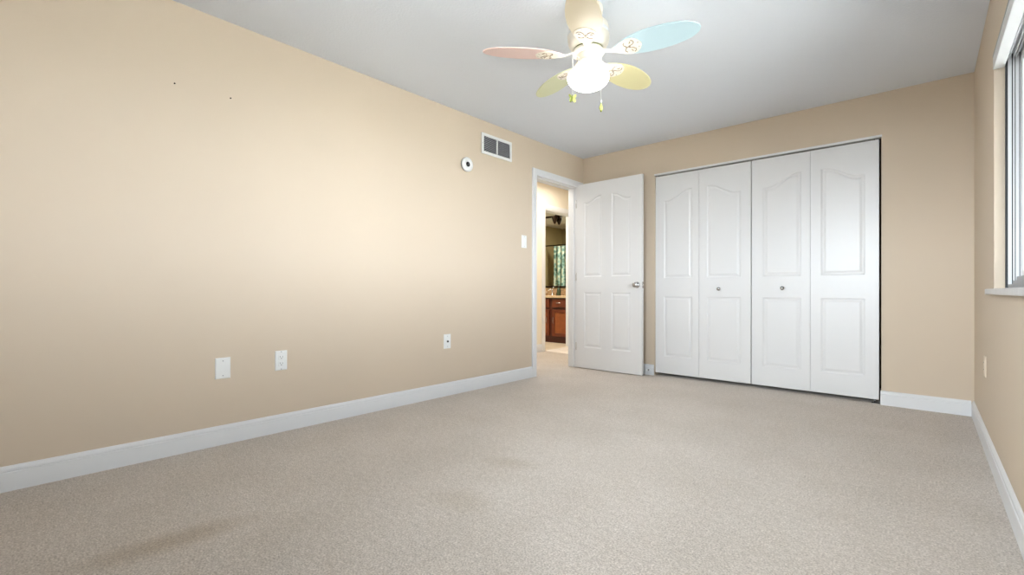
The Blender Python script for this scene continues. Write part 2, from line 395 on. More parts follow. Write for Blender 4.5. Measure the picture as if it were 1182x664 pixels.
for z in (1.885, 1.05, 0.25):
    h = MB().lathe([(0.0, 0), (0.0055, 0.001), (0.0055, 0.088), (0, 0.089)], (0.0, 4.484, z-0.045), n=12)
    h.box(0.0045, 4.4775, z-0.044, 0.0065, 4.51, z+0.044)
    h.build('hinge', 'nickel', d1)

# --- closet bifold doors: two hinged pairs
YD = 4.640                                     # front face of the leaves, a little inside the opening
def bifold(name, xa, xm, xb, loc, knob_x, knob_z, label):
    r = empty(name, loc, label, 'closet door', kind='structure')
    for (a, b, side, cx) in ((xa, xm, 0, None), (xm, xb, 1, None)):
        mb = MB(); w = b-a
        col = [(a+0.094, b-0.068)] if side == 0 else [(a+0.076, b-0.088)]
        fn = (lambda ci, t: 0.095*cyma(t)) if side == 0 else (lambda ci, t: 0.095*cyma(1-t))
        panel_face(mb, a+0.0012, b-0.0012, 0.032, 2.083, YD, -1, col, (0.205, 0.828), (1.018, 1.822), fn)
        slab_sides(mb, a+0.0012, b-0.0012, 0.032, 2.083, YD, YD+0.034)
        mb.add([(a, YD+0.034, 0.032), (b, YD+0.034, 0.032), (b, YD+0.034, 2.083), (a, YD+0.034, 2.083)], [(0, 1, 2, 3)])
        weld(mb.build('door_leaf', 'door', r))
    MB().lathe([(0.0, 0), (0.010, 0.0), (0.008, 0.012), (0.0145, 0.020), (0.0175, 0.027), (0.0155, 0.034), (0, 0.036)],
               (knob_x, YD, knob_z), (0, -1, 0), 24).build('door_knob', 'nickel', r)
    for x in (xa+0.03, xb-0.03):               # pivot / guide pins into the track
        MB().lathe([(0.005, 0), (0.005, 0.03)], (x, YD+0.017, 2.08), n=10).build('pivot_pin', 'nickel', r)
    return r
bifold('door_2', 0.889, 1.341, 1.8125, (0.889, YD, 0.03), 1.534, 0.906, 'left pair of white bifold closet doors with arched panels')
bifold('door_3', 1.8175, 2.277, 2.738, (1.8175, YD, 0.03), 2.071, 0.912, 'right pair of white bifold closet doors with arched panels')
tk = MB().box(CX0, D-0.004, 2.093, CX1, D+0.045, CZ)
tag(tk.build('trim_4', 'trim', kind='structure', bevel=0.002), 'thin white track along the top of the closet opening', 'trim')
tag(MB().box(CX0, D+0.0, 0.0, CX0+0.004, D+T, 2.093).box(CX1-0.004, D, 0.0, CX1, D+T, 2.093).build('trim_5', 'wall', kind='structure'),
    'painted side returns of the closet opening', 'trim')
b = empty('closet_floor_bracket', (2.715, D+0.018, 0.0), 'small metal pivot bracket under the right end of the closet doors', 'bracket')
MB().box(2.69, D+0.012, 0.0, 2.748, D+0.05, 0.004).box(2.742, D+0.012, 0, 2.746, D+0.05, 0.022).build('bracket_plate', 'nickel', b)
MB().lathe([(0.004, 0), (0.004, 0.028)], (2.71, D+0.034, 0.004), n=10).build('pin', 'nickel', b)

# ------------------------------------------------------------------ window
FX = 3.306
w1 = empty('window_1', (FX, WY1, WZ0), 'sliding window in the right wall with white vinyl frame', 'window', kind='structure')
YJ = 3.318                                     # inner face of the far jamb
XO = W+0.15
# far and near jambs: fins with dark gaps between
for (ya, yb) in ((YJ, WY1), (WY0, WY0+0.028)):
    fr = MB()
    for (a, c) in ((3.3135, 3.3265), (3.3305, 3.3365), (3.3395, 3.3515), (3.3545, 3.372), (3.3755, 3.388), (3.391, XO)):
        fr.box(a, ya, WZ0+0.012, c, yb, WZ1)
    fr.build('window_frame', 'vinyl', w1, bevel=0.0008)
    MB().box(FX, ya+(0.004 if ya > 2 else 0), WZ0, XO-0.002, yb-(0 if ya > 2 else 0.004), WZ1-0.001).build('gasket', 'gasket', w1)
# head and sill tracks
hd = MB(); hd.box(FX, WY0+0.028, WZ1-0.03, XO, YJ, WZ1)
for a in (3.314, 3.331, 3.340, 3.3555, 3.391): hd.box(a, WY0+0.028, WZ1-0.055, a+0.004, YJ, WZ1-0.03)
hd.build('window_frame', 'vinyl', w1, bevel=0.0008)
st = MB()
for (a, c, h_) in ((3.3135, 3.329, 0.022), (3.329, 3.342, 0.040), (3.342, 3.356, 0.060), (3.356, 3.392, 0.05), (3.392, XO, 0.06)):
    st.box(a, WY0+0.028, WZ0, c, YJ, WZ0+h_)
st.build('sill_track', 'vinyl_grey', w1, bevel=0.001)
for (ya, yb, xa) in ((2.25, YJ, 3.358), (WY0+0.028, 2.31, 3.3305)):
    s_ = MB(); za, zb = WZ0+0.045, WZ1-0.04; xb = xa+0.024; r = 0.042
    s_.box(xa, ya, za, xb, ya+r, zb).box(xa, yb-r, za, xb, yb, zb).box(xa, ya+r, za, xb, yb-r, za+r).box(xa, ya+r, zb-r, xb, yb-r, zb)
    so = s_.build('sash', 'vinyl', w1, bevel=0.002)
    MB().box(xa+0.010, ya+r, za+r, xa+0.014, yb-r, zb-r).build('glass', 'glass', so)
sl = MB().prism([(W-0.032, WZ0-0.024), (W-0.032, WZ0-0.005), (W-0.028, WZ0), (W+0.0385, WZ0), (W+0.0385, WZ0-0.028), (W-0.0, WZ0-0.028), (W-0.028, WZ0-0.028)], WY0, WY1, 'y')
sl.box(W-0.030, WY1, WZ0-0.027, W-0.0005, WY1+0.045, WZ0-0.001).box(W-0.030, WY0-0.045, WZ0-0.027, W-0.0005, WY0, WZ0-0.001)
sl.build('window_sill', 'sill', w1)
MB().box(W+0.0385, WY0, WZ0-0.028, XO, WY1, WZ0).build('sill_block', 'vinyl_grey', w1)
w2 = empty('window_2_added', ((FX0+FX1)/2, Y0, FZ0), 'added white framed sliding window, unseen in the wall behind the viewpoint', 'window', kind='structure')
f2 = MB()
for (a, c) in ((FX0, FX0+0.04), (FX1-0.04, FX1), ((FX0+FX1)/2-0.02, (FX0+FX1)/2+0.02)): f2.box(a, Y0-0.10, FZ0+0.04, c, Y0-0.05, FZ1-0.04)
f2.box(FX0, Y0-0.10, FZ0, FX1, Y0-0.05, FZ0+0.04).box(FX0, Y0-0.10, FZ1-0.04, FX1, Y0-0.05, FZ1)
f2.build('window_frame', 'vinyl', w2)
MB().box(FX0+0.04, Y0-0.078, FZ0+0.04, FX1-0.04, Y0-0.074, FZ1-0.04).build('glass', 'glass', w2)
# raised shade in its cassette under the head of the window
bl = empty('window_shade', (W+0.02, (WY0+WY1)/2, 2.0), 'white window shade rolled up in its long headrail at the window head', 'window shade')
MB().prism([(W-0.004, 1.998), (W-0.004, 2.070), (W+0.002, 2.0795), (W+0.034, 2.0795), (W+0.036, 1.998)], WY0+0.006, WY1-0.004, 'y').build('headrail', 'vinyl', bl, bevel=0.002)
MB().box(W-0.0055, WY0+0.006, 2.060, W-0.0035, WY1-0.004, 2.066).build('fascia_bead', 'vinyl_grey', bl)

# ------------------------------------------------------------------ wall plates, vent, sensor, nails (left wall)
def plate(yc, zc, w, h, x=0.0, sgn=1, t=0.006):
    mb = MB(); a, c = w/2, h/2
    prof = [(0, 0), (0, t*0.5), (0.004, t)]
    rings = []
    for ins, dx in prof:
        rings.append([(x+sgn*dx, yc+sy*(a-ins), zc+sz*(c-ins)) for sy, sz in ((-1, -1), (1, -1), (1, 1), (-1, 1))])
    vs_ = [p for r in rings for p in r]; fs = []
    for i in range(2):
        for k in range(4): fs.append((i*4+k, i*4+(k+1) % 4, (i+1)*4+(k+1) % 4, (i+1)*4+k))
    fs += [(8, 9, 10, 11), (3, 2, 1, 0)]
    return mb.add(vs_, fs)
def screw(y, z, par, x=0.006, sgn=1, m_='slat'):
    MB().lathe([(0.0034, 0), (0.0034, 0.0006), (0.002, 0.0012), (0, 0.0012)], (x, y, z), (sgn, 0, 0), 12).build('screw', m_, par)
p = empty('blank_wall_plate', (0, 0.876, 0.377), 'blank white cover plate low on the left wall, nearest the viewer', 'wall plate')
plate(0.876, 0.437, 0.078, 0.120, t=0.008).build('plate', 'plastic', p); screw(0.876, 0.479, p, 0.008); screw(0.876, 0.395, p, 0.008)
p = empty('electrical_outlet', (0, 1.199, 0.382), 'white double power outlet low on the left wall beside the blank plate', 'outlet')
plate(1.199, 0.446, 0.072, 0.122).build('plate', 'plastic', p)
for z in (0.466, 0.426):
    rc = MB().box(0.005, 1.182, z-0.0145, 0.008, 1.216, z+0.0145).build('receptacle', 'plastic', p, bevel=0.003)
    MB().box(0.0079, 1.191, z-0.001, 0.0083, 1.193, z+0.008).box(0.0079, 1.205, z-0.001, 0.0083, 1.207, z+0.0065).lathe([(0.0026, 0), (0.0026, 0.0004)], (0.0079, 1.199, z-0.007), (1, 0, 0), 12).build('slot', 'dark', rc)
screw(1.199, 0.500, p); screw(1.199, 0.392, p)
p = empty('cable_wall_plate', (0, 2.549, 0.397), 'small white cable jack plate low on the left wall, nearest the doorway', 'wall plate')
plate(2.549, 0.457, 0.074, 0.121).build('plate', 'plastic', p)
jk = MB().lathe([(0.0105, 0), (0.0105, 0.003), (0.0095, 0.005), (0, 0.005)], (0.006, 2.549, 0.457), (1, 0, 0), 6, False).build('jack', 'nickel', p)
MB().lathe([(0.0075, 0), (0.0075, 0.004)], (0.0105, 2.549, 0.457), (1, 0, 0), 14).build('socket', 'dark', jk)
screw(2.549, 0.500, p); screw(2.549, 0.414, p)
p = empty('light_switch', (0, 3.549, 1.318), 'white light switch on the left wall just before the doorway', 'light switch')
plate(3.549, 1.379, 0.075, 0.126).build('plate', 'plastic', p)
MB().box(0.005, 3.532, 1.347, 0.0075, 3.566, 1.411).build('switch_frame', 'trim', p, bevel=0.001)
MB().prism([(0.007, 1.350), (0.0085, 1.350), (0.0135, 1.408), (0.007, 1.408)], 3.5355, 3.5625, 'y').build('rocker', 'plastic', p, bevel=0.001)
screw(3.549, 1.427, p); screw(3.549, 1.331, p)
p = empty('electrical_outlet', (W, 3.785, 0.40), 'painted over outlet plate low on the right wall below the window', 'outlet')
plate(3.785, 0.455, 0.074, 0.118, W, -1).build('plate', 'painted_plate', p)
for z in (0.475, 0.435):
    rc = MB().box(W-0.008, 3.768, z-0.0145, W-0.005, 3.802, z+0.0145).build('receptacle', 'painted_plate', p, bevel=0.003)
    MB().box(W-0.0084, 3.777, z-0.001, W-0.0079, 3.779, z+0.008).box(W-0.0084, 3.791, z-0.001, W-0.0079, 3.793, z+0.0065).build('slot', 'dark', rc)

# supply air grille
v = empty('air_vent', (0, 3.15, 2.14), 'white rectangular air vent with two louvred halves high on the left wall', 'air vent')
ya, yb, za, zb = 2.947, 3.354, 2.137, 2.327
fo = MB()
for (a, b_, c, d_) in ((ya, ya+0.026, za, zb), (yb-0.026, yb, za, zb), (3.143, 3.157, za+0.026, zb-0.026)):
    fo.box(0.0, a, c, 0.010, b_, d_)
fo.box(0, ya+0.026, za, 0.010, yb-0.026, za+0.026).box(0, ya+0.026, zb-0.026, 0.010, yb-0.026, zb)
fo.build('vent_frame', 'plastic', v, bevel=0.002)
MB().box(0.0002, ya+0.024, za+0.024, 0.0015, yb-0.024, zb-0.024).build('duct_opening', 'duct', v)
def clip_line(p0, d, y0_, y1_, z0_, z1_):
    t0, t1 = -9, 9
    for c, dd, lo, hi in ((p0[0], d[0], y0_, y1_), (p0[1], d[1], z0_, z1_)):
        a, b_ = (lo-c)/dd, (hi-c)/dd
        if a > b_: a, b_ = b_, a
        t0, t1 = max(t0, a), min(t1, b_)
    return (t0, t1) if t1-t0 > 0.006 else None
dr = Vector((1, 0.62)).normalized()
for (a, b_) in ((ya+0.026, 3.143), (3.157, yb-0.026)):
    z = za-0.10
    while z < zb:
        cl = clip_line((a, z), dr, a, b_, za+0.026, zb-0.026)
        if cl:
            q0 = Vector((a, z))+dr*cl[0]; q1 = Vector((a, z))+dr*cl[1]
            nx_ = Vector((-dr.y, dr.x))*0.0016
            vs_ = []
            for q in (q0, q1):
                vs_ += [(0.0015, q.x+nx_.x*2.6, q.y+nx_.y*2.6), (0.008, q.x-nx_.x*0.8, q.y-nx_.y*0.8), (0.008, q.x-nx_.x*1.6, q.y-nx_.y*1.6), (0.0015, q.x+nx_.x*1.8, q.y+nx_.y*1.8)]
            MB().add(vs_, [(0, 1, 2, 3), (7, 6, 5, 4), (0, 4, 5, 1), (1, 5, 6, 2), (2, 6, 7, 3), (3, 7, 4, 0)]).build('slat', 'slat', v)
        z += 0.0195
for yy in (ya+0.012, yb-0.012): screw(yy, (za+zb)/2, v, 0.010)

# round sensor
s_ = empty('round_wall_sensor', (0, 2.757, 1.93), 'round white wall sensor with black centre, beside the air vent', 'thermostat')
oc = (0, 2.757, 1.990)
MB().lathe([(0.0, 0), (0.056, 0), (0.057, 0.012), (0.0, 0.012)], oc, (1, 0, 0), 40).build('base', 'gasket', s_)
MB().lathe([(0.0, 0.010), (0.060, 0.010), (0.063, 0.014), (0.063, 0.026), (0.058, 0.031), (0.024, 0.032), (0.022, 0.029), (0, 0.029)], oc, (1, 0, 0), 48).build('housing', 'plastic', s_)
ln = MB().lathe([(0.0, 0.028), (0.0215, 0.028), (0.0215, 0.0325), (0.012, 0.034), (0, 0.0345)], oc, (1, 0, 0), 32).build('display', 'black_gloss', s_)
MB().lathe([(0.0, 0.0344), (0.006, 0.0343), (0.005, 0.0352), (0, 0.0354)], oc, (1, 0, 0), 16).build('sensor_dot', 'slat', ln)

for (yy, zz, lab) in ((0.642, 1.994, 'small nail left in the upper left wall, the left of two'), (0.910, 1.998, 'small nail left in the upper left wall, the right of two')):
    n_ = MB().lathe([(0.0015, -0.004), (0.0015, 0.010), (0.004, 0.0102), (0.004, 0.0125), (0, 0.0130)], (0, yy, zz), (1, 0, 0), 12)
    tag(n_.build('wall_nail', 'bronze', loc=(0, yy, zz)), lab, 'nail')

# door stop on the baseboard behind the door
ds = empty('door_stop', (0.835, D-0.015, 0.055), 'small spring door stop on the baseboard beside the closet', 'door stop')
MB().lathe([(0.012, 0), (0.012, 0.004), (0.0, 0.004)], (0.835, D-0.015, 0.055), (0, -1, 0), 16).build('base', 'plastic', ds)
MB().tube([(0.835+0.006*cos(k*0.9), D-0.019-k*0.00065, 0.055+0.006*sin(k*0.9)) for k in range(70)], 0.0012, 6).build('spring', 'nickel', ds)
MB().lathe([(0.0, 0), (0.009, 0.0), (0.009, 0.010), (0.006, 0.014), (0, 0.014)], (0.835, D-0.062, 0.055), (0, -1, 0), 16).build('tip', 'plastic', ds)

# ------------------------------------------------------------------ ceiling fan
FC = Vector((1.630, 2.173, 0)); ZB = 2.170
fan = empty('ceiling_fan', (FC.x, FC.y, H), 'pastel ceiling fan with five coloured blades and lit white globe', 'ceiling fan')
def fl(name, prof, m_, parent=fan, n=48): return MB().lathe(prof, (FC.x, FC.y, 0), (0, 0, 1), n).build(name, m_, parent)
fl('canopy', [(0.0, 2.4395), (0.078, 2.4395), (0.080, 2.425), (0.076, 2.400), (0.060, 2.375), (0.040, 2.365), (0.0, 2.363)], 'fan_white')
fl('motor_housing', [(0.0, 2.372), (0.050, 2.372), (0.085, 2.362), (0.106, 2.340), (0.113, 2.310), (0.113, 2.262), (0.108, 2.238), (0.098, 2.222), (0.088, 2.212), (0.0, 2.212)], 'fan_white')
fl('housing_band', [(0.0, 2.300), (0.1145, 2.300), (0.1155, 2.296), (0.1155, 2.286), (0.1145, 2.282), (0.0, 2.282)], 'trim')
fl('flywheel', [(0.0, 2.204), (0.082, 2.204), (0.086, 2.198), (0.086, 2.186), (0.080, 2.180), (0.0, 2.180)], 'fan_white')
fl('flywheel_gap', [(0.0, 2.214), (0.079, 2.214), (0.079, 2.200), (0.0, 2.200)], 'charm_dark')
fl('switch_housing', [(0.0, 2.180), (0.058, 2.180), (0.062, 2.172), (0.060, 2.150), (0.055, 2.138), (0.0, 2.138)], 'fan_white')
fl('light_fitter', [(0.0, 2.139), (0.060, 2.139), (0.070, 2.132), (0.072, 2.118), (0.066, 2.110), (0.0, 2.110)], 'fan_white')
for k in range(3):
    a = radians(20+120*k); MB().lathe([(0.0, 0), (0.005, 0), (0.006, 0.006), (0.004, 0.010), (0, 0.010)], (FC.x+0.071*cos(a), FC.y+0.071*sin(a), 2.124), (cos(a), sin(a), 0), 12).build('thumb_screw', 'nickel', fan)
gz = 2.056; gp = [(0.055, 2.116), (0.060, 2.112)]
for k in range(1, 24):
    a = radians(62 - k*(152/24)); gp.append((0.114*cos(a), gz+(0.066*sin(a) if sin(a) < 0 else 0.060*sin(a))))
gp.append((0.0, gz-0.066))
gl = fl('globe', gp, 'globe'); 
blades = [(227.1, 'blade_pink', 'pastel pink blade'), (299.1, 'blade_beige', 'sand beige blade'), (11.1, 'blade_blue', 'pastel blue blade'),
          (83.1, 'blade_yellow', 'pastel yellow blade'), (155.1, 'blade_green', 'pale green blade')]
RT = 0.580
def halfw(t):                                  # outline of a blade, t 0 root .. 1 tip
    pts = [(0, 0.020), (0.06, 0.038), (0.14, 0.058), (0.25, 0.076), (0.38, 0.086), (0.52, 0.088), (0.66, 0.084), (0.78, 0.075), (0.88, 0.060), (0.95, 0.041), (0.985, 0.022), (1, 0.0)]
    for (a, wa), (b_, wb) in zip(pts, pts[1:]):
        if t <= b_:
            u = (t-a)/(b_-a); return wa+(wb-wa)*u
    return 0
def blade_mtx(ang):
    return Matrix.Translation((FC.x, FC.y, ZB)) @ Matrix.Rotation(radians(ang), 4, 'Z') @ Matrix.Rotation(radians(-10), 4, 'X')
for ang, m_, lab in blades:
    mtx = blade_mtx(ang); r0 = 0.150
    ts = [i/26 for i in range(23)] + [0.88, 0.91, 0.935, 0.955, 0.972, 0.986, 0.995, 1.0]
    ts = sorted(set(ts)); vs_ = []; fs = []; n = len(ts)
    for zz in (0.0, 0.006):
        for t in ts:
            x = r0+(RT-r0)*t; w_ = max(halfw(t), 0.0008)
            vs_ += [(x, -w_, zz), (x, w_, zz)]
    for i in range(n-1):
        a = 2*i; fs.append((a, a+1, a+3, a+2)); c = 2*n+2*i; fs.append((c, c+2, c+3, c+1))
        fs.append((a, a+2, c+2, c)); fs.append((a+1, c+1, c+3, a+3))
    fs.append((0, 2*n, 2*n+1, 1)); e = 2*(n-1); fs.append((e, e+1, 2*n+e+1, 2*n+e))
    bo = MB().add(vs_, fs).xf(mtx).build('blade', m_, fan, bevel=0.0015); bo['label'] = lab
    # blade iron: arm from the flywheel and a white butterfly-pierced plate under the blade root
    im = MB(); arm = []
    pts = [(0.070, 0.016, 0.018), (0.100, 0.014, 0.010), (0.130, 0.013, -0.002), (0.160, 0.024, -0.004), (0.190, 0.046, -0.004), (0.225, 0.060, -0.004), (0.255, 0.056, -0.004), (0.278, 0.036, -0.004), (0.290, 0.012, -0.004), (0.292, 0.001, -0.004)]
    vs_ = []; fs = []
    for (x, w_, z) in pts: vs_ += [(x, -w_, z), (x, w_, z), (x, w_, z+0.0045), (x, -w_, z+0.0045)]
    for i in range(len(pts)-1):
        for k in range(4): fs.append((4*i+k, 4*i+(k+1) % 4, 4*i+4+(k+1) % 4, 4*i+4+k))
    fs += [(0, 1, 2, 3), tuple(4*(len(pts)-1)+k for k in (3, 2, 1, 0))]
    io = im.add(vs_, fs).xf(mtx).build('blade_iron', 'fan_white', fan)
    mo = MB()
    for sy in (-1, 1):                          # two wings each of an upper and lower loop
        for arc in ([(0.226, 0.005), (0.246, 0.012), (0.257, 0.024), (0.256, 0.037), (0.246, 0.046)],
                    [(0.214, 0.006), (0.203, 0.017), (0.202, 0.029), (0.210, 0.038)],
                    [(0.232, 0.024), (0.240, 0.030), (0.238, 0.038)]):
            mo.tube([(ax, sy*ay, -0.0045) for ax, ay in arc], 0.0024, 6)
    mo.tube([(0.208, 0, -0.0045), (0.234, 0, -0.0045)], 0.0024, 6)
    mo.xf(mtx).build('butterfly_motif', 'fan_motif', io)
    for (sx_, sy_) in ((0.168, 0.0), (0.276, 0.016), (0.276, -0.016)):
        MB().lathe([(0.0035, 0), (0.0035, 0.001), (0.002, 0.0018), (0, 0.0018)], (sx_, sy_, -0.004), (0, 0, -1), 10).xf(mtx).build('screw', 'nickel', io)
# pull chains with charms
tc_ = Vector((CAM.x-FC.x, CAM.y-FC.y, 0)).normalized(); rr = Vector((R0.x, R0.y, 0))
def chain(off, z0, z1):
    q = Vector((FC.x, FC.y, 0)) + rr*off + tc_*0.093
    top = Vector((FC.x, FC.y, 0)) + (rr*off + tc_*0.05).normalized()*0.061
    mb = MB().tube([(top.x, top.y, 2.152), (q.x, q.y, 2.140), (q.x, q.y, 2.12), (q.x, q.y, z1)], 0.0012, 6)
    z = z0
    while z > z1:
        mb.lathe([(0.0, -0.0015), (0.0021, -0.0008), (0.0021, 0.0008), (0, 0.0015)], (q.x, q.y, z), n=6); z -= 0.0045
    return mb, q
mb, q = chain(-0.083, 2.12, 1.924); mb.build('pull_chain', 'plastic', fan)
# butterfly charm, wings seen from the front
def wing(sgn, lift):
    out = [(0, 0.004), (0.006, 0.016), (0.016, 0.022), (0.021, 0.015), (0.016, 0.003), (0.011, 0.0), (0.018, -0.008), (0.016, -0.020), (0.008, -0.021), (0.0, -0.006)]
    vs_ = []
    for t in (-0.0015, 0.0015):
        for (x, z) in out: 
            p_ = q + rr*(sgn*x) + tc_*(t + x*lift); vs_.append((p_.x, p_.y, 1.903+z))
    n = len(out); return MB().add(vs_, [tuple(range(n)), tuple(range(2*n-1, n-1, -1))]+[(i, (i+1) % n, n+(i+1) % n, n+i) for i in range(n)])
ch = MB().lathe([(0.0, -0.02), (0.0028, -0.014), (0.0035, 0.006), (0.0025, 0.014), (0.0032, 0.018), (0, 0.022)], (q.x, q.y, 1.903), n=10).build('butterfly_charm', 'charm_dark', fan)
wing(-1, 0.5).build('wing', 'charm_dark', ch); wing(1, 0.2).build('wing', 'charm_green', ch)
mb, q = chain(0.068, 2.12, 1.893); mb.build('pull_chain', 'plastic', fan)
c2 = MB().lathe([(0.0, 0.014), (0.003, 0.012), (0.0055, 0.002), (0.009, -0.008), (0.0095, -0.016), (0.006, -0.024), (0, -0.026)], (q.x, q.y, 1.866), n=14).build('charm', 'charm_green', fan)
MB().lathe([(0.0, 0.008), (0.005, 0.004), (0.005, -0.004), (0, -0.008)], (q.x, q.y, 1.888), n=12).build('bead', 'plastic', c2)
MB().lathe([(0.0, 0.006), (0.005, 0.003), (0.004, -0.004), (0, -0.006)], (q.x, q.y, 1.837), n=12).build('bead', 'charm_dark', c2)

# ------------------------------------------------------------------ hall beyond the doorway
HX, HZ = -1.16, 2.455
BY0, BY1, BZ = 5.39, 6.105, 2.083              # bathroom doorway in the far hall wall
tag(MB().box(HX-0.055, 2.2, -0.1, 0, D+2.0, 0).build('floor_hall', 'carpet', kind='structure'), 'beige carpet of the hall seen through the doorway', 'floor')
tag(MB().box(HX, 2.2, HZ, -T, D+2.0, HZ+0.1).build('ceiling_hall', 'ceiling', kind='structure'), 'hall ceiling seen through the doorway', 'ceiling')
tag(MB().box(HX-T, 2.2, -0.1, HX, BY0, HZ+0.1).box(HX-T, BY0, BZ, HX, BY1, HZ+0.1).box(HX-T, BY1, -0.1, HX, 6.99, HZ+0.1)
    .build('wall_hall', 'hall_wall', kind='structure'), 'bright cream hall wall opposite the bedroom doorway', 'wall')
tag(MB().box(HX, D+1.95, -0.1, -T, D+2.07, HZ).box(HX, 2.1, -0.1, -T, 2.2, HZ).box(-T, D+0.9, -0.1, -0.02, D+1.95, HZ).build('wall_hall_end', 'hall_wall', kind='structure'), 'end wall of the hall', 'wall')
tag(MB().prism([(HX+d, z) for d, z in BP], 2.2, BY0-0.075, 'y').build('baseboard_hall', 'trim', kind='structure'), 'white baseboard of the hall seen through the doorway', 'baseboard')
casing(BY0, BY1, BZ, HX, 1, 'trim_6', 'white casing around the bathroom doorway')
tag(MB().box(HX-T, BY0-0.001, 0, HX, BY0+0.012, BZ).box(HX-T, BY1-0.012, 0, HX, BY1+0.001, BZ).box(HX-T, BY0+0.012, BZ-0.012, HX, BY1-0.012, BZ)
    .box(HX-0.08, BY1-0.022, 0, HX-0.045, BY1-0.012, BZ-0.012).build('trim_7', 'trim', kind='structure'), 'white jamb of the bathroom doorway', 'trim')
tag(MB().box(HX-0.03, BY1-0.0135, 0.93, HX-0.006, BY1-0.0115, 1.0).build('strike_plate', 'bronze', loc=(HX-0.02, BY1-0.0125, 0.93)), 'dark strike plate on the right jamb of the bathroom doorway', 'strike plate')

# ------------------------------------------------------------------ bathroom
BX0, BX1, BYA, BYB = -3.80, HX-T, 4.22, 6.87
tag(MB().box(BX0, BYA, -0.1, BX1+0.065, BYB, 0).build('floor_bathroom', 'tile', kind='structure'), 'stone tiled bathroom floor', 'floor')
tag(MB().box(BX0-0.1, BYA-0.1, H, BX1, BYB+0.1, H+0.1).build('ceiling_bathroom', 'bath_ceiling', kind='structure'), 'grey textured bathroom ceiling seen in the mirror', 'ceiling')
tag(MB().box(BX0-0.1, BYA-0.1, -0.1, BX0, BYB+0.1, H).box(BX0, BYA-0.1, -0.1, BX1, BYA, H).box(BX0, BYB, -0.1, BX1, BYB+0.1, H)
    .build('wall_bathroom', 'olive', kind='structure'), 'olive bathroom walls', 'wall')
VY = 6.335; VX0, VX1 = -3.0, BX1-0.004
va = empty('bathroom_vanity', ((VX0+VX1)/2, (VY+BYB)/2, 0), 'cherry wood bathroom vanity cabinet below the mirror', 'vanity cabinet')
MB().box(VX0, VY+0.02, 0.085, VX1, BYB-0.002, 0.765).build('cabinet_body', 'cherry_dark', va, bevel=0.002)
MB().box(VX0+0.02, VY+0.05, 0.0, VX1-0.0, BYB-0.004, 0.085).build('toe_kick', 'cherry_dark', va)
def raised(xa, xb, za, zb, parent, nm):
    r = MB().box(xa, VY, za, xa+0.05, VY+0.019, zb).box(xb-0.05, VY, za, xb, VY+0.019, zb).box(xa+0.05, VY, za, xb-0.05, VY+0.019, za+0.05).box(xa+0.05, VY, zb-0.05, xb-0.05, VY+0.019, zb)
    d = r.build(nm, 'cherry', parent, bevel=0.002)
    MB().box(xa+0.05, VY+0.008, za+0.05, xb-0.05, VY+0.018, zb-0.05).build('panel', 'cherry_light', d, bevel=0.003)
    return d
def pull(xa, ya_, za, xb, zb, parent):
    v0, v1 = Vector((xa, ya_, za)), Vector((xb, ya_, zb))
    pts = [v0] + [v0.lerp(v1, t) + Vector((0, -0.026*sin(pi*(0.12+0.76*t))**0.5, 0)) for t in (0.04, 0.2, 0.4, 0.6, 0.8, 0.96)] + [v1]
    MB().tube(pts, 0.0045, 8).build('handle', 'nickel', parent)
for (xa, xb, hx) in ((-2.27, -1.80, -1.84), (-1.735, -1.30, -1.70), (-2.75, -2.32, -2.36)):
    d_ = raised(xa, xb, 0.115, 0.565, va, 'door'); pull(hx, VY, 0.33, hx, 0.44, d_)
    dw = MB().box(xa, VY, 0.605, xb, VY+0.019, 0.745).build('drawer', 'cherry', va, bevel=0.004)
    xc = -1.60 if xb > -1.4 else (xa+xb)/2
    pull(xc-0.05, VY, 0.68, xc+0.05, 0.68, dw)
tag(MB().box(VX0-0.01, VY-0.025, 0.765, VX1, BYB-0.002, 0.803).build('countertop', 'granite', loc=((VX0+VX1)/2, VY, 0.765), bevel=0.004), 'beige stone countertop on the bathroom vanity', 'countertop')
tag(MB().box(VX0, BYB-0.022, 0.803, VX1, BYB-0.002, 0.93).build('backsplash', 'granite_dark', loc=((VX0+VX1)/2, BYB-0.02, 0.803), bevel=0.002), 'speckled brown backsplash behind the vanity top', 'backsplash')
mr = empty('bathroom_mirror', (-2.1, BYB-0.01, 0.95), 'large bathroom mirror with dark frame above the vanity', 'mirror')
MB().box(-2.9, BYB-0.012, 0.975, BX1-0.02, BYB-0.004, 2.43).build('mirror_glass', 'mirror', mr)
MB().box(-2.93, BYB-0.020, 0.945, BX1-0.01, BYB-0.003, 0.975).box(-2.93, BYB-0.020, 0.975, -2.9, BYB-0.003, 2.435).build('mirror_frame', 'bronze', mr)
fx = empty('faucet', (-2.02, 6.72, 0.803), 'chrome faucet on the vanity top', 'faucet')
MB().lathe([(0.0, 0), (0.026, 0), (0.024, 0.008), (0.013, 0.014), (0.012, 0.09), (0.014, 0.10), (0.0, 0.11)], (-2.02, 6.72, 0.803), n=20).build('body', 'chrome', fx)
MB().tube([(-2.02, 6.72, 0.885), (-2.02, 6.69, 0.905), (-2.02, 6.64, 0.905), (-2.02, 6.60, 0.885)], 0.010, 12).build('spout', 'chrome', fx)
MB().tube([(-2.02, 6.72, 0.912), (-2.02, 6.735, 0.935), (-2.02, 6.76, 0.95)], 0.006, 10).build('lever', 'chrome', fx)
bt = empty('soap_bottle', (-1.80, 6.62, 0.803), 'dark green bottle at the right end of the vanity top', 'bottle')
MB().lathe([(0.0, 0), (0.034, 0), (0.036, 0.006), (0.036, 0.10), (0.026, 0.125), (0.014, 0.132), (0.013, 0.150), (0.0, 0.150)], (-1.80, 6.62, 0.803), n=24).build('bottle_body', 'sage_glass', bt)
